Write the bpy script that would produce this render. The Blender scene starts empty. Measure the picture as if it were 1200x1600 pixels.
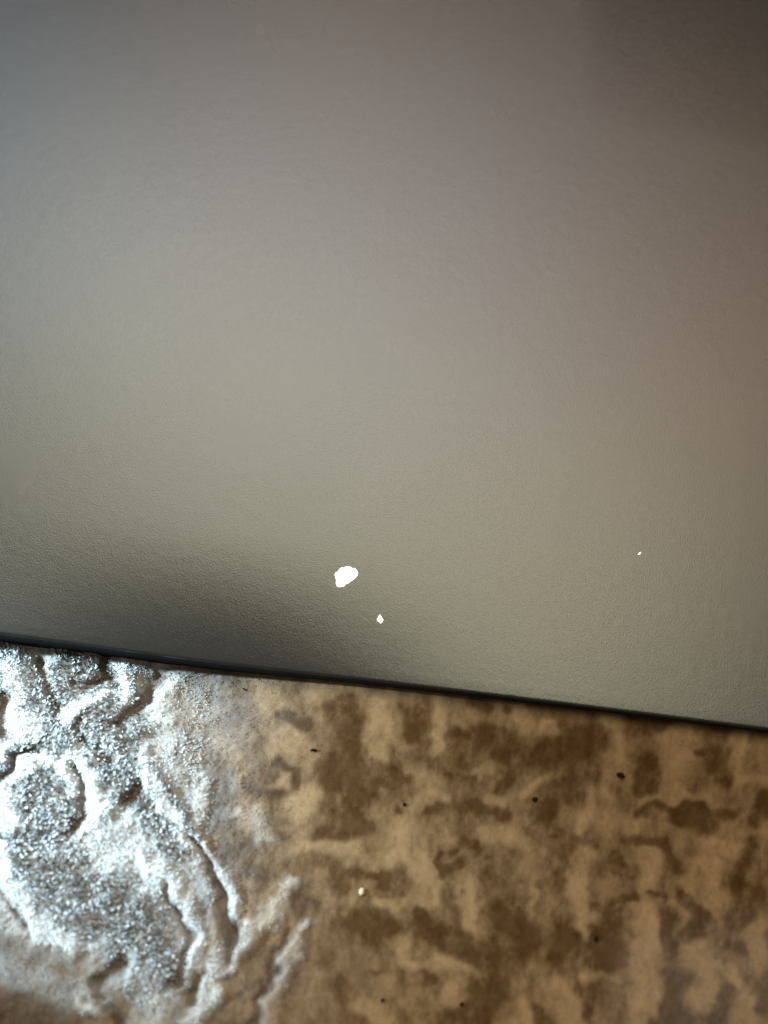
import bpy, bmesh, math
import numpy as np
from mathutils import Vector, Matrix

S = bpy.context.scene
COL = S.collection
MM = 0.001

# ------------------------------------------------------------------ camera
LID_Z = 3.0 * MM                       # top of the lid above the blanket's mean level
TILT = math.radians(22.0)              # the phone leans towards the case
D0 = 0.113                             # distance to the lid along the axis
FPX = 1700.0                           # focal length in pixels of a 1200x1600 frame
FWD = np.array([0.0, math.sin(TILT), -math.cos(TILT)])
UPV = np.array([0.0, math.cos(TILT), math.sin(TILT)])
CAM = np.array([0.0, 0.0, LID_Z]) - FWD * D0

def to_plane(u, v, z):
    d = FWD * FPX + np.array([1.0, 0, 0]) * (u - 600) + UPV * (800 - v)
    return CAM + d * ((z - CAM[2]) / d[2])

def to_pixel(x, y, z):
    px, py, pz = x - CAM[0], y - CAM[1], z - CAM[2]
    w = py * FWD[1] + pz * FWD[2]
    return 600 + FPX * px / w, 800 - FPX * (py * UPV[1] + pz * UPV[2]) / w

cam = bpy.data.objects.new("camera", bpy.data.cameras.new("camera"))
COL.objects.link(cam)
cam.location = CAM
cam.rotation_euler = (TILT, 0, 0)
cam.data.sensor_fit = 'VERTICAL'
cam.data.sensor_height = 24.0
cam.data.lens = 24.0 * FPX / 1600.0
cam.data.clip_start = 0.005
cam.data.clip_end = 20
cam.data.dof.use_dof = True
cam.data.dof.focus_distance = D0 + 0.001
cam.data.dof.aperture_fstop = 11.0
S.camera = cam

# ------------------------------------------------------------------ light
S.view_settings.view_transform = 'Standard'
S.view_settings.look = 'None'
S.view_settings.exposure = 0
S.view_settings.gamma = 1
W = bpy.data.worlds.new("World"); S.world = W
W.use_nodes = True
bg = W.node_tree.nodes["Background"]
bg.inputs["Color"].default_value = (1.0, 0.82, 0.62, 1)
bg.inputs["Strength"].default_value = 0.30

def area_lamp(name, th, ph, w, h, rot, rad, dist=0.7):
    th, ph, rot = (math.radians(a) for a in (th, ph, rot))
    d = Vector((math.sin(th) * math.cos(ph), math.sin(th) * math.sin(ph), math.cos(th)))
    x = Vector((0, 1, 0)).cross(d).normalized(); y = d.cross(x)
    ax = x * math.cos(rot) + y * math.sin(rot); ay = -x * math.sin(rot) + y * math.cos(rot)
    L = bpy.data.lights.new(name, 'AREA'); L.shape = 'RECTANGLE'; L.size = w; L.size_y = h
    m = max(rad); L.color = tuple(c / m for c in rad)
    L.energy = m * math.pi * w * h
    o = bpy.data.objects.new(name, L); COL.objects.link(o)
    o.matrix_world = Matrix((ax, ay, d)).transposed().to_4x4()
    o.location = d * dist + Vector((0, 0, LID_Z))
    return o

area_lamp("room_lamp", 36.3, 76.0, 0.242, 0.547, 57.2, (5.2, 3.7, 2.6))
area_lamp("window_light", 22.4, 98.9, 0.626, 0.254, -30.1, (9.1, 8.55, 5.9), 0.68)
area_lamp("sky_window", 38.6, 108.3, 0.602, 0.215, -2.2, (1.75, 2.85, 4.5), 0.74)

# added unseen spot, low on the left, to brighten the blanket's near corner
def spot(name, aim, az, el, dist, power, cone, blend, color, radius):
    a, e = math.radians(az), math.radians(el)
    d = Vector((math.cos(e) * math.cos(a), math.cos(e) * math.sin(a), math.sin(e)))
    L = bpy.data.lights.new(name, 'SPOT'); L.energy = power; L.color = color
    L.spot_size = math.radians(cone); L.spot_blend = blend; L.shadow_soft_size = radius
    o = bpy.data.objects.new(name, L); COL.objects.link(o)
    o.location = Vector(aim) + d * dist
    o.rotation_euler = d.to_track_quat('Z', 'Y').to_euler()
    return o
SP = to_plane(20, 1175, 0)
spot("added_cool_spot", SP, 166, 29, 0.45, 84.0, 5.8, 1.0, (0.62, 0.86, 1.0), 0.012)

# ------------------------------------------------------------------ helpers
def obj(name, verts, faces, mat, parent=None, smooth=False):
    me = bpy.data.meshes.new(name)
    me.from_pydata([tuple(v) for v in verts], [], faces); me.update()
    if mat: me.materials.append(mat)
    if smooth: me.polygons.foreach_set("use_smooth", [True] * len(me.polygons))
    o = bpy.data.objects.new(name, me); COL.objects.link(o)
    if parent: o.parent = parent
    return o

def fast_mesh(name, co, quads, mat, parent=None, color=None, smooth=True):
    me = bpy.data.meshes.new(name)
    nv, nf = len(co), len(quads)
    me.vertices.add(nv); me.vertices.foreach_set("co", co.astype(np.float32).ravel())
    me.loops.add(nf * 4); me.loops.foreach_set("vertex_index", quads.astype(np.int32).ravel())
    me.polygons.add(nf)
    me.polygons.foreach_set("loop_start", np.arange(nf, dtype=np.int32) * 4)
    me.polygons.foreach_set("loop_total", np.full(nf, 4, dtype=np.int32))
    me.polygons.foreach_set("use_smooth", np.full(nf, smooth))
    me.update(calc_edges=True)
    if color is not None:
        a = me.color_attributes.new("dye_and_sheen", 'FLOAT_COLOR', 'POINT')
        c = np.ones((nv, 4), np.float32); c[:, :color.shape[1]] = color
        a.data.foreach_set("color", c.ravel())
    me.materials.append(mat)
    o = bpy.data.objects.new(name, me); COL.objects.link(o)
    if parent: o.parent = parent
    return o

RNG = np.random.default_rng(7)
def noise(x, y, seed):
    """smooth value noise in -1..1 at arbitrary points"""
    r = np.random.default_rng(seed).uniform(-1, 1, (256, 256))
    xi, yi = np.floor(x).astype(int), np.floor(y).astype(int)
    fx, fy = x - xi, y - yi
    fx, fy = fx * fx * (3 - 2 * fx), fy * fy * (3 - 2 * fy)
    x0, y0, x1, y1 = xi & 255, yi & 255, (xi + 1) & 255, (yi + 1) & 255
    return ((r[y0, x0] * (1 - fx) + r[y0, x1] * fx) * (1 - fy)
            + (r[y1, x0] * (1 - fx) + r[y1, x1] * fx) * fy)
def fbm(x, y, seed, octv=4, gain=0.5):
    s, a, t = 0, 1.0, 0
    for k in range(octv):
        s = s + a * noise(x * 2 ** k + 17.3 * k, y * 2 ** k - 9.1 * k, seed + k); t += a; a *= gain
    return s / t
def sstep(a, b, x):
    t = np.clip((x - a) / (b - a), 0, 1); return t * t * (3 - 2 * t)

# edge of the case, from its two ends in the picture
EA, EB = to_plane(0, 989, LID_Z), to_plane(1200, 1140, LID_Z)
EDIR = (EB - EA) / np.linalg.norm(EB - EA)
ENRM = np.array([-EDIR[1], EDIR[0], 0.0])           # away from the viewer, onto the lid
edge_ang = math.atan2(EDIR[1], EDIR[0])
mid = (EA + EB) / 2
laptop_inv = (Matrix.Translation((mid[0], mid[1], 0)) @ Matrix.Rotation(edge_ang, 4, 'Z')).inverted()
_a, _b = laptop_inv @ Vector(to_plane(905, 200, LID_Z)), laptop_inv @ Vector(to_plane(1340, -60, LID_Z))
SMOOTH_PATCH = ((_a.x + _b.x) / 2 + 0.0015, (_a.y + _b.y) / 2 + 0.0015, abs(_b.x - _a.x) / 2, abs(_b.y - _a.y) / 2)

# ------------------------------------------------------------------ materials
def new_mat(name):
    m = bpy.data.materials.new(name); m.use_nodes = True
    nt = m.node_tree; return m, nt, nt.nodes["Principled BSDF"]

def mat_lid():
    m, nt, p = new_mat("grey_lacquer")
    p.inputs["Roughness"].default_value = 0.29
    p.inputs["Specular IOR Level"].default_value = 0.5
    tc = nt.nodes.new("ShaderNodeTexCoord")
    n1 = nt.nodes.new("ShaderNodeTexNoise"); n1.inputs["Scale"].default_value = 8000; n1.inputs["Detail"].default_value = 2
    n2 = nt.nodes.new("ShaderNodeTexNoise"); n2.inputs["Scale"].default_value = 900; n2.inputs["Detail"].default_value = 3
    n3 = nt.nodes.new("ShaderNodeTexNoise"); n3.inputs["Scale"].default_value = 60; n3.inputs["Detail"].default_value = 3
    for n in (n1, n2, n3): nt.links.new(tc.outputs["Object"], n.inputs["Vector"])
    mx = nt.nodes.new("ShaderNodeMath"); mx.operation = 'MULTIPLY_ADD'
    nt.links.new(n2.outputs["Fac"], mx.inputs[0]); mx.inputs[1].default_value = 0.55
    nt.links.new(n1.outputs["Fac"], mx.inputs[2])
    b = nt.nodes.new("ShaderNodeBump"); b.inputs["Strength"].default_value = 0.5; b.inputs["Distance"].default_value = 0.000038
    nt.links.new(mx.outputs[0], b.inputs["Height"]); nt.links.new(b.outputs["Normal"], p.inputs["Normal"])
    r = nt.nodes.new("ShaderNodeMapRange"); r.inputs["To Min"].default_value = 0.266; r.inputs["To Max"].default_value = 0.286
    nt.links.new(n3.outputs["Fac"], r.inputs["Value"]); sm = nt.nodes.new("ShaderNodeMath"); sm.operation = 'MULTIPLY_ADD'       # a smoother patch with a clear left edge
    ms = []
    sep = nt.nodes.new("ShaderNodeSeparateXYZ"); wob = nt.nodes.new("ShaderNodeMix"); wob.data_type = 'VECTOR'; wob.inputs["Factor"].default_value = 0.004
    nt.links.new(tc.outputs["Object"], wob.inputs["A"]); nt.links.new(n3.outputs["Color"], wob.inputs["B"]); nt.links.new(wob.outputs["Result"], sep.inputs[0])
    for ax, c, h in (("X", SMOOTH_PATCH[0], SMOOTH_PATCH[2]), ("Y", SMOOTH_PATCH[1], SMOOTH_PATCH[3])):      # rounded box: (x/a)^4 + (y/b)^4
        q = nt.nodes.new("ShaderNodeMath"); q.operation = 'MULTIPLY_ADD'
        nt.links.new(sep.outputs[ax], q.inputs[0]); q.inputs[1].default_value = 1 / h; q.inputs[2].default_value = -c / h
        q2 = nt.nodes.new("ShaderNodeMath"); q2.operation = 'MULTIPLY'; nt.links.new(q.outputs[0], q2.inputs[0]); nt.links.new(q.outputs[0], q2.inputs[1])
        q4 = nt.nodes.new("ShaderNodeMath"); q4.operation = 'MULTIPLY'; nt.links.new(q2.outputs[0], q4.inputs[0]); nt.links.new(q2.outputs[0], q4.inputs[1])
        ms.append(q4)
    ad = nt.nodes.new("ShaderNodeMath"); ad.operation = 'ADD'
    nt.links.new(ms[0].outputs[0], ad.inputs[0]); nt.links.new(ms[1].outputs[0], ad.inputs[1])
    mm = nt.nodes.new("ShaderNodeMapRange"); mm.interpolation_type = 'SMOOTHSTEP'
    mm.inputs["From Min"].default_value = 0.30; mm.inputs["From Max"].default_value = 1.35
    mm.inputs["To Min"].default_value = 1.0; mm.inputs["To Max"].default_value = 0.0
    nt.links.new(ad.outputs[0], mm.inputs["Value"])
    nt.links.new(mm.outputs[0], sm.inputs[0]); sm.inputs[1].default_value = -0.085
    nt.links.new(r.outputs[0], sm.inputs[2]); nt.links.new(sm.outputs[0], p.inputs["Roughness"])
    cr = nt.nodes.new("ShaderNodeMix"); cr.data_type = 'RGBA'
    cr.inputs["A"].default_value = (0.004, 0.004, 0.004, 1); cr.inputs["B"].default_value = (0.009, 0.008, 0.008, 1)
    nt.links.new(n1.outputs["Fac"], cr.inputs["Factor"]); nt.links.new(cr.outputs["Result"], p.inputs["Base Color"])
    return m

def mat_black():
    m, nt, p = new_mat("black_plastic")
    p.inputs["Base Color"].default_value = (0.003, 0.003, 0.0035, 1); p.inputs["Roughness"].default_value = 0.8
    p.inputs["Specular IOR Level"].default_value = 0.1
    return m

def mat_chip():
    m, nt, p = new_mat("bare_bright_metal")
    p.inputs["Base Color"].default_value = (0.92, 0.91, 0.88, 1); p.inputs["Metallic"].default_value = 0.75
    p.inputs["Roughness"].default_value = 0.30
    return m

def mat_pile(name, rough, spec, sheen):
    m, nt, p = new_mat(name)
    a = nt.nodes.new("ShaderNodeAttribute"); a.attribute_name = "dye_and_sheen"
    nt.links.new(a.outputs["Color"], p.inputs["Base Color"])
    p.inputs["Roughness"].default_value = rough
    sm = nt.nodes.new("ShaderNodeMath"); sm.operation = 'MULTIPLY_ADD'      # pile painted pale as if lit is glossy, the brown matt
    nt.links.new(a.outputs["Alpha"], sm.inputs[0]); sm.inputs[1].default_value = spec; sm.inputs[2].default_value = 0.04
    nt.links.new(sm.outputs[0], p.inputs["Specular IOR Level"])
    p.inputs["Sheen Weight"].default_value = sheen
    p.inputs["Sheen Roughness"].default_value = 0.4
    return m

def mat_plain(name, col, rough=0.7):
    m, nt, p = new_mat(name)
    p.inputs["Specular IOR Level"].default_value = 0.0
    p.inputs["Base Color"].default_value = (*col, 1); p.inputs["Roughness"].default_value = rough
    return m

M_LID, M_BLACK, M_CHIP = mat_lid(), mat_black(), mat_chip()
M_WEAVE = mat_pile("velour_ground", 0.6, 0.3, 0.0)
M_FIBRE = mat_pile("velour_fibre", 0.48, 0.25, 0.0)

# ------------------------------------------------------------------ the blanket's pattern (in pixels of the photo's plane)
U0, U1, V0, V1 = -620, 1820, 900, 2160
uu, vv = np.meshgrid(np.arange(U0, U1, dtype=float), np.arange(V0, V1, dtype=float))
wu = uu + 16 * fbm(uu / 34, vv / 34, 11, 3) + 3 * noise(uu / 11, vv / 11, 31)
wv = vv + 16 * fbm(uu / 34, vv / 34, 21, 3) + 3 * noise(uu / 11, vv / 11, 41)
tone = 0.50 + 0.30 * fbm(uu / 60, vv / 75, 3, 4, 0.55)
edge_u = uu + 50 * fbm(uu / 70, vv / 70, 61, 3)
painted_sheen = 0.62 * sstep(520, 170, edge_u) * (1 - sstep(1450, 1560, vv + 0.35 * np.clip(150 - uu, 0, 200)))  # cool light on the left pile, painted in as a pale tint
shag = 0.25 * np.ones_like(tone)
hgt = 0.12 * fbm(uu / 45, vv / 45, 5, 3)

def stroke(field, pts, r0, r1, target, alpha=1.0, soft=0.6):
    pts = np.array(pts, float)
    if len(pts) == 1: pts = np.vstack([pts, pts + 0.01])
    R = max(r0, r1) + 16
    a0, a1 = int(max(pts[:, 0].min() - R - U0, 0)), int(min(pts[:, 0].max() + R - U0, U1 - U0))
    b0, b1 = int(max(pts[:, 1].min() - R - V0, 0)), int(min(pts[:, 1].max() + R - V0, V1 - V0))
    if a1 <= a0 or b1 <= b0: return
    x, y = wu[b0:b1, a0:a1], wv[b0:b1, a0:a1]
    best = np.full(x.shape, -9.0)
    n = len(pts) - 1
    for i in range(n):
        p, q = pts[i], pts[i + 1]; d = q - p; L2 = (d ** 2).sum()
        t = np.clip(((x - p[0]) * d[0] + (y - p[1]) * d[1]) / L2, 0, 1)
        rr = r0 + (r1 - r0) * (i + t) / n
        best = np.maximum(best, 1 - np.hypot(x - p[0] - t * d[0], y - p[1] - t * d[1]) / rr)
    mk = sstep(-0.15, soft, best) * alpha
    f = field[b0:b1, a0:a1]
    f += (target - f) * mk

D, L_ = 0.08, 0.92
def dark(pts, r0, r1=None, a=0.85, t=D, h=-0.05):
    stroke(tone, pts, r0 * 1.15, (r1 or r0) * 1.15, t, a); stroke(hgt, pts, r0, r1 or r0, h, a * 0.8)
def light(pts, r0, r1=None, a=0.8, t=L_, h=0.07):
    stroke(tone, pts, r0 * 1.15, (r1 or r0) * 1.15, t, a); stroke(hgt, pts, r0, r1 or r0, h, a * 0.8)

# a loose repeat of the motif beyond what the picture shows
for _ in range(620):
    c = np.array([RNG.uniform(U0, U1), RNG.uniform(V0, V1)])
    if -20 < c[0] < 1220 and 1000 < c[1] < 1620: continue
    e = c + RNG.uniform(-60, 60, 2)
    (dark if RNG.random() < 0.5 else light)([c, (c + e) / 2 + RNG.uniform(-15, 15, 2), e], RNG.uniform(8, 28), RNG.uniform(8, 28))

# -- right and middle: flat brown and beige figure
light([(420, 1080), (440, 1160)], 34, 30, .6); light([(500, 1078), (560, 1082)], 26, 20, .7)
light([(591, 1110), (590, 1178)], 15, 15); light([(685, 1095), (686, 1172)], 15, 12)
light([(467, 1262), (490, 1240)], 22, 18); light([(393, 1280)], 26); light([(440, 1226)], 12)
light([(560, 1330), (500, 1318), (465, 1326)], 12, 10, .7); light([(590, 1345), (650, 1330)], 12, 12, .5)
light([(592, 1410), (645, 1411)], 9, 9); light([(631, 1440), (632, 1492)], 17, 16)
light([(580, 1590), (560, 1570)], 14, 12); light([(668, 1352), (664, 1400)], 24, 22)
light([(655, 1255), (690, 1250)], 16, 14, .6); light([(630, 1290), (625, 1335)], 22, 22, .7)
light([(735, 1385), (738, 1420), (730, 1466)], 26, 7); light([(835, 1398), (840, 1425)], 9, 7)
light([(648, 1508), (760, 1511)], 13, 10, .7); light([(707, 1552), (720, 1580)], 14, 12)
light([(814, 1602), (822, 1570)], 20, 10); light([(878, 1545), (900, 1610)], 24, 26)
light([(918, 1345), (905, 1385)], 22, 24); light([(912, 1395), (924, 1462)], 20, 6)
light([(945, 1120), (958, 1160), (950, 1240)], 18, 14); light([(918, 1235), (912, 1290)], 11, 12)
light([(822, 1130), (815, 1105)], 14, 14); light([(850, 1150), (858, 1130)], 15, 10)
light([(820, 1242), (872, 1203)], 7, 11); light([(745, 1205), (775, 1190)], 12, 10, .6)
light([(1050, 1140), (1065, 1175), (1045, 1225)], 34, 22); light([(1152, 1140), (1155, 1215)], 14, 11)
light([(1000, 1250), (1050, 1239), (1110, 1246)], 8, 8); light([(1002, 1290), (1000, 1305)], 6, 5)
light([(1165, 1330), (1110, 1318), (1095, 1340)], 14, 18, .7); light([(1150, 1225), (1195, 1222)], 8, 9)
light([(1025, 1335), (1022, 1372), (1018, 1392)], 28, 12); light([(1018, 1425), (1016, 1510), (1014, 1610)], 27, 22, .95)
light([(1120, 1355), (1124, 1415)], 17, 12); light([(1098, 1480), (1105, 1520), (1118, 1565)], 20, 24)
light([(1192, 1440), (1200, 1490)], 18, 20); light([(1130, 1505), (1190, 1562)], 8, 14); light([(1168, 1570), (1180, 1610)], 20, 24)
light([(918, 1527), (975, 1525)], 9, 7, .7); light([(800, 1318), (850, 1330)], 18, 14, .4)
light([(760, 1300), (810, 1305)], 14, 16, .6); light([(650, 1210), (690, 1240)], 22, 16, .4)

dark([(436, 1118), (474, 1128)], 13, 15); dark([(533, 1106), (545, 1160), (530, 1200)], 22, 34)
dark([(520, 1205), (560, 1235), (540, 1265)], 38, 36, .75); dark([(425, 1212), (438, 1195), (462, 1206), (462, 1228)], 9, 9)
dark([(384, 1238), (440, 1240)], 9, 8); dark([(423, 1247), (424, 1275)], 6, 5)
dark([(634, 1118), (640, 1150)], 16, 13); dark([(738, 1100), (758, 1112)], 16, 12); dark([(797, 1106)], 9)
dark([(706, 1150), (760, 1150), (795, 1170)], 14, 24); dark([(830, 1190), (895, 1165)], 14, 30)
dark([(872, 1180), (930, 1165)], 30, 26); dark([(775, 1238), (797, 1208)], 9, 8); dark([(700, 1208), (738, 1218)], 7, 9)
dark([(585, 1215), (620, 1230), (636, 1222)], 9, 7, .7); dark([(722, 1264), (790, 1272)], 12, 10); dark([(676, 1266), (720, 1268)], 11, 11, .7)
dark([(841, 1271), (862, 1268)], 10, 12); dark([(617, 1268)], 8, 8); dark([(498, 1300), (570, 1296)], 13, 15)
dark([(415, 1290), (440, 1305)], 14, 12, .6); dark([(546, 1366), (600, 1364), (602, 1382)], 10, 7)
dark([(475, 1390), (465, 1425)], 14, 14, .6); dark([(550, 1435), (618, 1450)], 24, 26, .8)
dark([(505, 1350), (540, 1390)], 16, 14, .5); dark([(560, 1517), (625, 1517)], 4, 4, .6)
dark([(660, 1440), (695, 1470), (760, 1487)], 24, 24); dark([(690, 1362), (678, 1342), (685, 1328)], 7, 7)
dark([(690, 1366), (715, 1340)], 7, 6, .8); dark([(706, 1325), (730, 1312), (756, 1313), (754, 1325)], 5, 4)
dark([(795, 1425), (820, 1470), (780, 1490)], 40, 40, .75); dark([(890, 1455), (880, 1490)], 24, 20, .8)
dark([(730, 1388)], 6); dark([(672, 1527)], 12); dark([(770, 1555), (745, 1590), (690, 1600)], 34, 20)
dark([(838, 1575), (842, 1600)], 12, 14, .7); dark([(910, 1515), (912, 1560)], 4, 4, .6); dark([(935, 1545), (925, 1590)], 16, 12, .7)
dark([(955, 1425), (950, 1500)], 22, 26, .85); dark([(962, 1402), (1005, 1398)], 9, 9)
dark([(1005, 1135), (1022, 1130)], 22, 22); dark([(1000, 1200), (1008, 1230)], 20, 18); dark([(1090, 1182)], 10)
dark([(1122, 1175), (1118, 1195)], 16, 18, .8); dark([(1134, 1228)], 12, 10, .8)
dark([(998, 1272), (1024, 1258), (1085, 1254), (1138, 1270)], 6, 10); dark([(1060, 1275), (1110, 1285)], 18, 18, .9)
dark([(1185, 1240), (1176, 1280)], 12, 10); dark([(1196, 1262)], 18); dark([(988, 1314), (1052, 1316)], 9, 9)
dark([(1052, 1320), (1070, 1360)], 8, 7, .6); dark([(960, 1330), (975, 1345)], 10, 8, .7)
dark([(1030, 1386), (1056, 1400)], 5, 5); dark([(1076, 1393), (1110, 1425), (1086, 1468)], 9, 12)
dark([(1060, 1425), (1052, 1490)], 18, 14, .6); dark([(1155, 1380), (1180, 1400), (1165, 1440)], 22, 22)
dark([(1150, 1475), (1170, 1490)], 14, 12, .7); dark([(1062, 1535), (1060, 1610)], 26, 30); dark([(1145, 1550), (1130, 1600)], 14, 16, .7)
dark([(1180, 1320), (1160, 1350)], 18, 14, .7); dark([(857, 1272)], 6); dark([(873, 1304)], 7); dark([(905, 1310), (895, 1322)], 7, 6, .6)
dark([(345, 1185), (350, 1230), (335, 1290)], 15, 15, .7); dark([(345, 1085), (365, 1098)], 12, 9, .7)

# -- left: sculpted swirls
def groove(pts, r0, r1=None, h=-0.55, a=0.85, t=0.2):
    r1 = r1 or r0
    stroke(hgt, pts, r0 * 1.6, r1 * 1.6, h, a, 1.0); stroke(tone, pts, r0 * 1.5, r1 * 1.5, t, a); stroke(painted_sheen, pts, r0 * 1.1, r1 * 1.1, 0.1, a)
def ridge(pts, r0, r1=None, h=0.7, a=0.9, t=0.95):
    r1 = r1 or r0
    stroke(hgt, pts, r0 * 2.1, r1 * 2.1, h * 0.8, a, 1.0); stroke(shag, pts, r0 * 1.4, r1 * 1.4, 0.1, a, 0.8); stroke(tone, pts, r0, r1, t, a * .8); stroke(painted_sheen, pts, r0 * 1.9, r1 * 1.9, 1.0, a, 1.0)
def plateau(pts, r0, r1=None, h=0.35, a=0.9, t=0.7):
    r1 = r1 or r0
    stroke(hgt, pts, r0, r1, h, a, 0.35); stroke(shag, pts, r0 * 1.05, r1 * 1.05, 1.0, a, 0.5); stroke(tone, pts, r0, r1, t, a * .7); stroke(painted_sheen, pts, r0 * 1.15, r1 * 1.15, 0.75, a, 0.5)

def motif():
    for _ in range(46):
        c = np.array([RNG.uniform(U0, 330), RNG.uniform(V0, V1)])
        if c[0] > -60 and 960 < c[1] < 1660: continue
        a = RNG.uniform(0, 6.28); q = [c]
        for k in range(4):
            a += RNG.uniform(-0.7, 0.7); q.append(q[-1] + 32 * np.array([math.cos(a), math.sin(a)]))
        (ridge if RNG.random() < 0.5 else groove)(q, RNG.uniform(6, 14), RNG.uniform(6, 12))
plateau([(-20, 1040), (30, 1120), (110, 1110), (200, 1120)], 60, 50); plateau([(60, 1190), (75, 1270), (60, 1330), (130, 1400), (210, 1440), (235, 1520)], 60, 58)
plateau([(180, 1200), (250, 1260), (290, 1320)], 52, 34); plateau([(100, 1015), (180, 1080)], 40, 34)
plateau([(300, 1100), (300, 1200)], 30, 26, .2, .6)
ridge([(20, 1290), (15, 1240), (40, 1200), (75, 1188), (110, 1212), (124, 1235)], 15, 10, .8)
ridge([(95, 1115), (140, 1098), (168, 1085)], 14, 11); ridge([(185, 1040), (195, 1090), (208, 1100)], 13, 11)
ridge([(110, 1195), (150, 1225), (160, 1260)], 17, 14); ridge([(232, 1190), (240, 1235), (262, 1275)], 12, 14)
ridge([(258, 1070), (246, 1130)], 14, 12); ridge([(10, 1040), (25, 1090), (15, 1130), (50, 1130)], 20, 16)
ridge([(0, 1180), (60, 1140)], 12, 12); ridge([(5, 1330), (22, 1385), (62, 1440), (118, 1478)], 13, 13)
ridge([(233, 1345), (272, 1382), (295, 1430), (300, 1480), (290, 1510)], 11, 12); ridge([(250, 1255), (285, 1300), (310, 1335), (345, 1385)], 14, 13)
ridge([(345, 1385), (368, 1425)], 16, 10, .5); ridge([(298, 1602), (322, 1555), (345, 1500), (380, 1470), (412, 1448), (457, 1380)], 15, 10, .4)
ridge([(420, 1605), (430, 1545), (448, 1500), (482, 1448)], 16, 10, .35); ridge([(362, 1510), (398, 1450)], 11, 10, .6)
ridge([(200, 1500), (250, 1570), (240, 1600)], 20, 22, .3, .6); ridge([(135, 1560), (150, 1580)], 12, 10, .5)
ridge([(395, 1280), (410, 1310)], 14, 12, .35, .6); ridge([(315, 1215), (318, 1290)], 9, 9, .4, .7)

motif()
painted_sheen *= 1 - 0.45 * sstep(230, 360, uu + 0.3 * (1300 - vv)) - 0.25 * sstep(330, 440, uu) - 0.2 * sstep(1490, 1590, vv)
painted_sheen = np.maximum(painted_sheen, 0.09 * sstep(600, 320, edge_u) * (0.3 + 0.7 * tone) + 0.06 * sstep(900, 1150, uu + 0.4 * (vv - 1450)) * sstep(1380, 1500, vv))  # faint cool light painted in further right and at the lower right
groove([(48, 1025), (58, 1048), (67, 1070), (82, 1102)], 5, 7); groove([(-8, 1080), (5, 1110), (6, 1150)], 9, 11)
groove([(165, 1022), (164, 1052), (132, 1066), (112, 1062)], 8, 6, -.7); groove([(240, 1045), (230, 1085), (205, 1120), (186, 1138)], 16, 6, -.8)
groove([(126, 1143), (148, 1166), (170, 1186)], 5, 6); groove([(112, 1200), (129, 1238), (127, 1266), (112, 1300)], 6, 9)
groove([(26, 1195), (14, 1215), (-4, 1240)], 8, 7, -.7); groove([(222, 1225), (212, 1250), (203, 1262)], 6, 9, -.7)
groove([(-4, 1368), (20, 1417), (52, 1455)], 5, 6); groove([(296, 1312), (327, 1357), (347, 1400), (362, 1450), (360, 1500)], 5, 12, -1.0)
groove([(262, 1388), (283, 1437), (294, 1465), (288, 1503), (276, 1540)], 5, 9); groove([(196, 1500), (176, 1522), (158, 1540)], 13, 10, -.8)
groove([(160, 1558), (188, 1590), (200, 1610)], 7, 8); groove([(448, 1452), (435, 1490), (412, 1560), (405, 1605)], 5, 7, -.4)
groove([(312, 1530), (300, 1565)], 9, 8, -.6); groove([(70, 1175), (20, 1185)], 6, 5, -.5); groove([(135, 1125), (118, 1135)], 5, 5, -.5)
dark([(365, 1330), (395, 1330)], 16, 16, .7); dark([(400, 1362), (425, 1372)], 18, 16, .7); dark([(20, 1540), (90, 1560), (60, 1600)], 40, 44, .8)
dark([(15, 1480), (70, 1500)], 24, 22, .6)

# the dye bleeds: soften the drawn figure and break it up with mottling
def soften(F, n):
    for ax in (0, 1):
        F = sum(np.roll(F, k, ax) for k in range(-n, n + 1)) / (2 * n + 1)
    return F
tone = soften(soften(tone, 2), 2)
mott = fbm(uu / 19, vv / 32, 71, 5, 0.78)
tone = np.clip(0.44 + 1.10 * (tone + 0.46 * mott - 0.54), 0, 1)
tone = 0.09 + 0.86 * (0.7 * tone + 0.3 * sstep(0.05, 0.95, tone))
stroke(tone, [(-30, 1585), (50, 1610), (90, 1620)], 80, 70, 0.02, 0.9, 1.0)
stroke(painted_sheen, [(10, 1510), (70, 1535), (150, 1560)], 42, 36, 0.42, 0.8, 1.0)
stroke(painted_sheen, [(-30, 1590), (50, 1615), (90, 1620)], 70, 60, 0.04, 0.9, 1.0)
lump = sstep(600, 330, edge_u)
hgt = soften(soften(hgt, 3), 2) + (painted_sheen * 0.18 + lump * 0.16) * fbm(uu / 22, vv / 26, 81, 4, 0.6)

def sample(F, u, v):
    x = np.clip(u - U0, 0, F.shape[1] - 1.001); y = np.clip(v - V0, 0, F.shape[0] - 1.001)
    i, j = x.astype(int), y.astype(int); fx, fy = x - i, y - j
    return (F[j, i] * (1 - fx) + F[j, i + 1] * fx) * (1 - fy) + (F[j + 1, i] * (1 - fx) + F[j + 1, i + 1] * fx) * fy

def inside(u, v):
    return sstep(U0, U0 + 120, u) * sstep(U1, U1 - 120, u) * sstep(V0, V0 + 40, v) * sstep(V1, V1 - 120, v)

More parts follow.
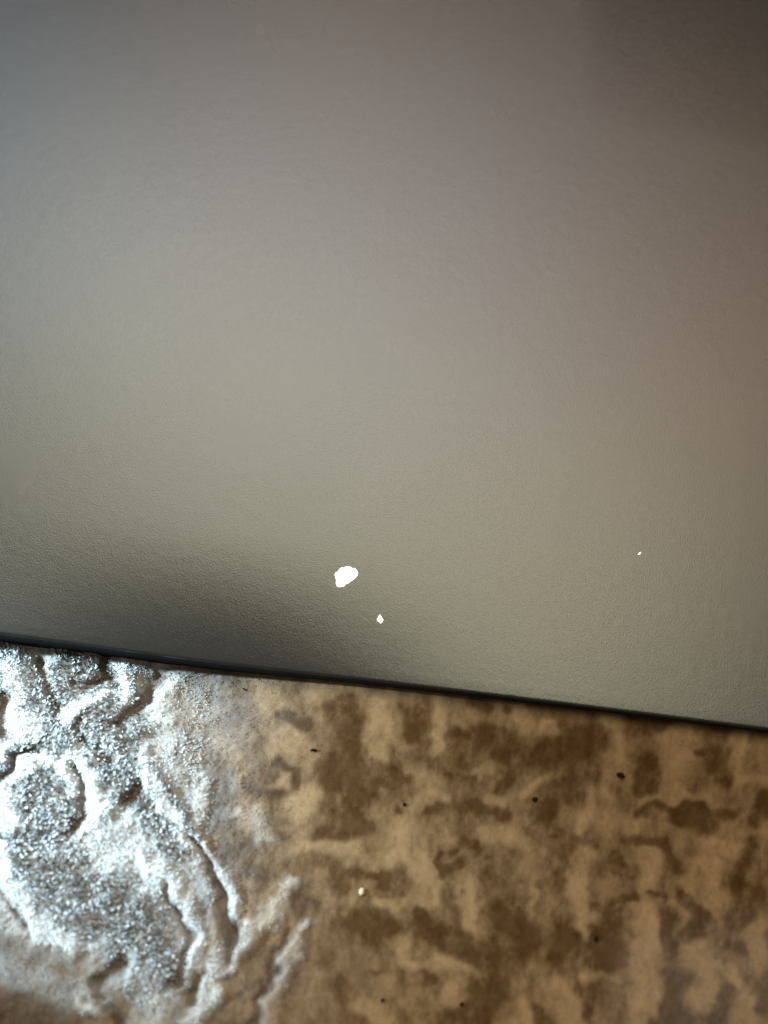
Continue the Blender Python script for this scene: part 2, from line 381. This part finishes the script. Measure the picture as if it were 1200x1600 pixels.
def fabric(x, y):
    """height (m), tone, pattern pixels of the blanket at plane points"""
    u, v = to_pixel(x, y, 0.0)
    k = inside(u, v)
    X, Y = x / MM, y / MM
    far_t = 0.5 + 0.42 * fbm(X / 4.0, Y / 5.0, 3, 4, 0.55)
    far_h = 0.35 * fbm(X / 3.5, Y / 3.5, 5, 3)
    t = far_t * (1 - k) + sample(tone, u, v) * k
    h = far_h * (1 - k) + sample(hgt, u, v) * k
    # gentle drape: a rounded swell on the left that falls away to the right and to the front
    sw = 1.3 * np.exp(-((X + 25.0) / 11.0) ** 2) * sstep(-58, -36, Y) * (1 - sstep(-30, -16, Y))
    fall = -2.2 * sstep(-16, 25, X) * (1 - sstep(-44, -20, Y))
    z = h * (0.25 + 0.85 * np.clip(2 * sample(painted_sheen, u, v) + 0.9 * sample(lump, u, v), 0, 1) * k) + sw + fall
    nap = np.maximum(sample(painted_sheen, u, v), 0.35 * sample(lump, u, v)) * k
    z = z + (0.012 + 0.11 * nap) * fbm(X * 2.4, Y * 2.4, 77, 2)
    sv = sample(painted_sheen, u, v) * k
    sh = sample(shag, u, v) * k + 0.25 * (1 - k)
    return z * MM, np.clip(t, 0, 1), u, v, np.stack([sv, sh])

def behind(x, y):                                    # metres behind the case's front edge
    return (x - EA[0]) * ENRM[0] + (y - EA[1]) * ENRM[1]

BEIGE, BROWN = np.array([0.208, 0.134, 0.070]), np.array([0.032, 0.0135, 0.0025])
PAINTED_SHEEN = np.array([0.43, 0.47, 0.49])  # pale colour of the swirls with the cool light painted in
def dye_and_sheen(t, x, y, sv, fibre=False):
    t = np.clip(t + 0.10 * fbm(x / MM * 1.1, y / MM * 1.1, 55, 3), 0, 1)[:, None]
    c = BROWN * (1 - t) + BEIGE * t
    sv, sh = sv
    sv = np.clip(sv * (1.05 + 0.45 * fbm(x / MM * 1.3, y / MM * 1.3, 58, 3)), 0, 1)[:, None]
    c = c * (1 - sv) + PAINTED_SHEEN * sv * (1 - (0.0 if fibre else 0.86) * sh[:, None])  # ground under the shag darkened: shade between fibres painted in
    FS = sv[:, 0]
    c = c * (1 + 0.10 * fbm(x / MM * 3.0, y / MM * 3.0, 66, 2))[:, None]
    return np.concatenate([c, FS[:, None]], 1)

def final_z(x, y):
    z, t, u, v, sv = fabric(x, y)
    b = behind(x, y) / MM
    z = z + sstep(-9, -1, b) * (1.5 * sstep(-20, 25, x / MM) - 1.5 * (1 - sstep(-22, 2, x / MM))) * MM
    z = np.minimum(z, LID_Z - 4.6 * MM + (1 - sstep(-0.6, 0.6, b)) * 9 * MM)   # squashed under the case
    return z, t, u, v, sv

# dense in the picture, coarser further out
pl = np.array([to_plane(u, v, 0)[:2] for u, v in ((-330, 960), (1530, 960), (-330, 1960), (1530, 1960))])
pf = np.array([to_plane(u, v, 0)[:2] for u, v in ((-150, 960), (1350, 960), (-150, 1740), (1350, 1740))])
x0, x1, y0, y1 = pl[:, 0].min(), pl[:, 0].max(), pl[:, 1].min(), pl[:, 1].max()
def axis(a, b, step, lo, hi):
    mid = np.arange(a, b, step); g = [step]
    out_r, p = [], b
    while p < hi: g.append(min(g[-1] * 1.08, 1.2 * MM)); p += g[-1]; out_r.append(p)
    g = [step]; out_l, p = [], a
    while p > lo: g.append(min(g[-1] * 1.08, 1.2 * MM)); p -= g[-1]; out_l.append(p)
    return np.concatenate([out_l[::-1], mid, out_r])
gx = axis(x0, x1, 0.145 * MM, -0.30, 0.30); gy = axis(y0, y1, 0.145 * MM, -0.22, 0.34)
GX, GY = np.meshgrid(gx, gy); fx_, fy_ = GX.ravel(), GY.ravel()
fz, ft, fu, fv, fs = final_z(fx_, fy_)
nx, ny = len(gx), len(gy)
idx = np.arange(nx * ny).reshape(ny, nx)
quads = np.stack([idx[:-1, :-1], idx[:-1, 1:], idx[1:, 1:], idx[1:, :-1]], -1).reshape(-1, 4)
blanket = fast_mesh("blanket", np.stack([fx_, fy_, fz], 1), quads, M_WEAVE, color=dye_and_sheen(ft, fx_, fy_, fs) * (0.9, 0.9, 0.9, 1))
blanket["label"] = "plush brown and beige blanket with a sculpted swirling figure, spread under the grey case"
blanket["category"] = "blanket"

# the pile: short glossy fibres standing out of the ground weave
NB = 210000
bx = RNG.uniform(pf[:, 0].min(), pf[:, 0].max(), NB); by = RNG.uniform(pf[:, 1].min(), pf[:, 1].max(), NB)
bz, bt, bu, bv, bs = final_z(bx, by)
keep = (behind(bx, by) < 0.4 * MM) & (RNG.random(NB) < 0.30 + 3.0 * bs[0] + 0.5 * sstep(600, 300, bu)) & (RNG.random(NB) > 0.62 * np.clip(bs[0] * 1.5, 0, 1) * bs[1])
bx, by, bz, bt, bu, bv, bs = bx[keep], by[keep], bz[keep], bt[keep], bu[keep], bv[keep], bs[:, keep]; NB = len(bx)
fuzz = np.clip(bs[0] * 1.3, 0, 1) * (0.25 + 0.75 * bs[1])
ang = 2.2 * fbm(bx / MM / 4, by / MM / 4, 101, 2) * math.pi + RNG.normal(0, 0.9, NB) - 1.2
lean = np.clip(RNG.normal(1.25, 0.15, NB) - fuzz * RNG.uniform(0, 0.8, NB), 0.15, 1.5)
ln = MM * RNG.uniform(0.30, 0.62, NB) * (0.30 + 0.80 * fuzz)
wd = MM * RNG.uniform(0.06, 0.10, NB) * (1 + 1.9 * fuzz)
tip = np.stack([np.cos(ang) * np.sin(lean), np.sin(ang) * np.sin(lean), np.cos(lean)], 1) * ln[:, None]
roll = RNG.uniform(-1.0, 1.0, NB)
side = np.stack([-np.sin(ang) * np.cos(roll), np.cos(ang) * np.cos(roll), np.sin(roll)], 1) * wd[:, None]
root = np.stack([bx, by, bz - 0.03 * MM], 1)
co = np.stack([root - side * .5, root + side * .5, root + tip + side * .32, root + tip - side * .32], 1).reshape(-1, 3)
bc = dye_and_sheen(bt, bx, by, bs, True)
bc[:, :3] *= np.where(bs[1] * bs[0] > 0.3, RNG.uniform(0.0, 1.0, NB) ** 1.3 * 0.95 + 0.2, RNG.uniform(0.85, 1.15, NB))[:, None]
pile = fast_mesh("pile", co, np.arange(NB * 4).reshape(-1, 4), M_FIBRE, blanket, np.repeat(bc, 4, 0), smooth=False)
pile["kind"] = "stuff"

# ------------------------------------------------------------------ the grey case
laptop = bpy.data.objects.new("laptop", None); COL.objects.link(laptop)
laptop["label"] = "flat dark grey case with black edge and three white paint chips on the blanket"
laptop["category"] = "laptop"
laptop.location = (mid[0], mid[1], 0); laptop.rotation_euler = (0, 0, edge_ang)
WID, DEP, RAD = 0.320, 0.220, 0.010
def outline(inset, n=10):
    w, d, r = WID / 2 - inset, DEP - inset, max(RAD - inset * 0.6, 0.8 * MM)
    pts = [(-w + r + (2 * w - 2 * r) * k / 300, inset) for k in range(300)]      # front edge, finely divided
    for cx, cy, a0 in ((w - r, inset + r, -90), (w - r, d - r, 0), (-w + r, d - r, 90), (-w + r, inset + r, 180)):
        for k in range(n + (a0 < 180)):
            a = math.radians(a0 + 90 * k / n); pts.append((cx + r * math.cos(a), cy + r * math.sin(a)))
    return pts
SHADE_DROOP = laptop_inv @ Vector(to_plane(315, 1030, LID_Z))  # centre of a droop added to darken the lid's reflection
def shade_droop(x, y):
    """a droop shaped into the front edge so the lid reflects darker there"""
    return -1.12 * MM * max(0.0, 1 - y / (14 * MM)) ** 2.2 * math.exp(-((x - SHADE_DROOP.x) / (13.5 * MM)) ** 2 / 2)
def shell(name, levels, mat, parent):
    V, F = [], []; rings = []
    for ins, z in levels:
        o = outline(ins); rings.append(range(len(V), len(V) + len(o))); V += [(x, y, z + shade_droop(x, y)) for x, y in o]
    for a, b in zip(rings, rings[1:]):
        n = len(a)
        for i in range(n): F.append((a[i], a[(i + 1) % n], b[(i + 1) % n], b[i]))
    F.append(tuple(rings[-1])); F.append(tuple(reversed(rings[0])))
    return obj(name, V, F, mat, parent, smooth=True)
# lid: a thin plate whose rim rolls over; levels run bottom -> top
lev = [(8.0 * MM, LID_Z - 1.3 * MM), (0.30 * MM, LID_Z - 0.24 * MM), (0.0, LID_Z - 0.22 * MM)]
for k in range(0, 11):                                  # quarter ellipse roll-off, 2.6 mm deep and 0.8 mm high
    a = math.radians(90 * k / 10); lev.append((0.28 * MM * (1 - math.cos(a)), LID_Z - 0.20 * MM * (1 - math.sin(a))))
for k in range(1, 35): lev.append((0.4 * MM + k * 0.9 * MM, LID_Z))
lid = shell("lid", lev, M_LID, laptop)
base = shell("base", [(2.2 * MM, LID_Z - 8.4 * MM), (0.9 * MM, LID_Z - 7.6 * MM), (0.02 * MM, LID_Z - 5.0 * MM), (0.02 * MM, LID_Z - 0.26 * MM), (8 * MM, LID_Z - 1.6 * MM)], M_BLACK, laptop)
lid["label"] = "dark grey lacquered lid with a fine grain"; base["label"] = "black base below the lid"

def chip(pix, label, h=0.02 * MM):
    top = [laptop_inv @ Vector(to_plane(u, v, LID_Z)) for u, v in pix]
    for p in top: p.z = LID_Z + h + shade_droop(p.x, p.y)
    n = len(top); c = sum(top, Vector()) / n; c.z += 0.004 * MM
    bot = [Vector((p.x, p.y, p.z - h - 0.01 * MM)) for p in top]
    V = top + bot + [c]
    F = [(n + i, n + (i + 1) % n, (i + 1) % n, i) for i in range(n)] + [(i, (i + 1) % n, 2 * n) for i in range(n)]
    o = obj("paint_chip", V, F, M_CHIP, lid)
    bm = bmesh.new(); bm.from_mesh(o.data); bmesh.ops.recalc_face_normals(bm, faces=bm.faces); bm.to_mesh(o.data); bm.free()
    o["label"] = label
    return o
def z2(pts, x0, y0, s): return [(x0 + a / s, y0 + b / s) for a, b in pts]
chip(z2([(408, 698), (540, 695), (575, 652), (640, 622), (740, 556), (830, 490), (868, 440), (885, 385), (872, 335), (835, 292), (802, 262),
         (778, 268), (757, 274), (735, 258), (700, 235), (645, 226), (590, 240), (552, 262), (528, 262), (515, 250), (452, 292), (432, 336),
         (395, 358), (360, 382), (348, 412), (362, 452), (372, 500), (384, 540), (374, 600), (388, 648)], 500, 870, 15), "largest white chip")
chip(z2([(565, 478), (605, 545), (640, 590), (650, 645), (688, 655), (665, 720), (622, 785), (585, 788), (572, 762), (510, 738), (478, 700), (458, 655), (490, 600), (525, 540)], 570, 940, 24),
     "small pointed white chip")
chip(z2([(625, 490), (622, 515), (600, 540), (568, 543), (545, 552), (565, 525), (592, 500)], 960, 830, 15), "tiny white fleck")

# ------------------------------------------------------------------ lint on the blanket
M_LINT, M_CRUMB = mat_plain("black_lint", (0.009, 0.006, 0.004), 1.0), mat_plain("white_fluff", (0.36, 0.31, 0.22), 1.0)
def speck(name, u, v, ru, rv, rot, mat, label, cat, group=None):
    p = to_plane(u, v, 0); px, py = p[0], p[1]
    for _ in range(4):                                        # settle on the pile along the line of sight
        z = final_z(np.array([px]), np.array([py]))[0][0] + 0.16 * MM
        q = to_plane(u, v, z); px, py = q[0], q[1]
    rs = np.random.default_rng(int(u * 7 + v)); mmpp = 0.044 * MM
    bm = bmesh.new(); bmesh.ops.create_icosphere(bm, subdivisions=2, radius=1.0)
    for w in bm.verts:
        w.co *= 1 + rs.uniform(-0.22, 0.22)
        w.co = Vector((w.co.x * ru * mmpp, w.co.y * rv * mmpp, w.co.z * min(ru, rv) * mmpp * 0.45))
    me = bpy.data.meshes.new(name); bm.to_mesh(me); bm.free(); me.materials.append(mat)
    me.polygons.foreach_set("use_smooth", [True] * len(me.polygons))
    o = bpy.data.objects.new(name, me); COL.objects.link(o)
    o.location = (px, py, z); o.rotation_euler = (0, 0, math.radians(rot))
    o["label"] = label; o["category"] = cat
    if group: o["group"] = group
G = "dark lint specks on the blanket"
speck("lint_speck", 970, 1211, 8, 6, -30, M_LINT, "largest black lint speck, oval, on the beige bar at right", "lint", G)
speck("lint_speck", 490, 1172, 8, 3, 0, M_LINT, "thin dark dash of lint lying level on beige pile below the case's middle", "lint", G)
speck("lint_speck", 632, 1257, 4, 4, 0, M_LINT, "small round black speck beside a beige patch, centre of the blanket", "lint", G)
speck("lint_speck", 836, 1249, 6, 5, 30, M_LINT, "dark speck at the lower end of a slanting beige streak", "lint", G)
speck("lint_speck", 932, 1467, 4, 6, 0, M_LINT, "black speck at the tip of the tapering beige wedge", "lint", G)
speck("lint_speck", 598, 1563, 4, 3.5, 0, M_LINT, "faint dark speck near the bottom edge, left of centre", "lint", G)
speck("lint_speck", 722, 1569, 4, 4, 0, M_LINT, "dark speck near the bottom edge on a brown patch", "lint", G)
speck("lint_speck", 382, 1077, 6, 2, -35, M_LINT, "tiny slanting dark dash close under the case's black edge", "lint", G)
speck("fluff", 565, 1393, 6, 9, -15, M_CRUMB, "cream white crumb of fluff on the brown pile, bottom centre", "fluff")

S.cycles.use_denoising = True
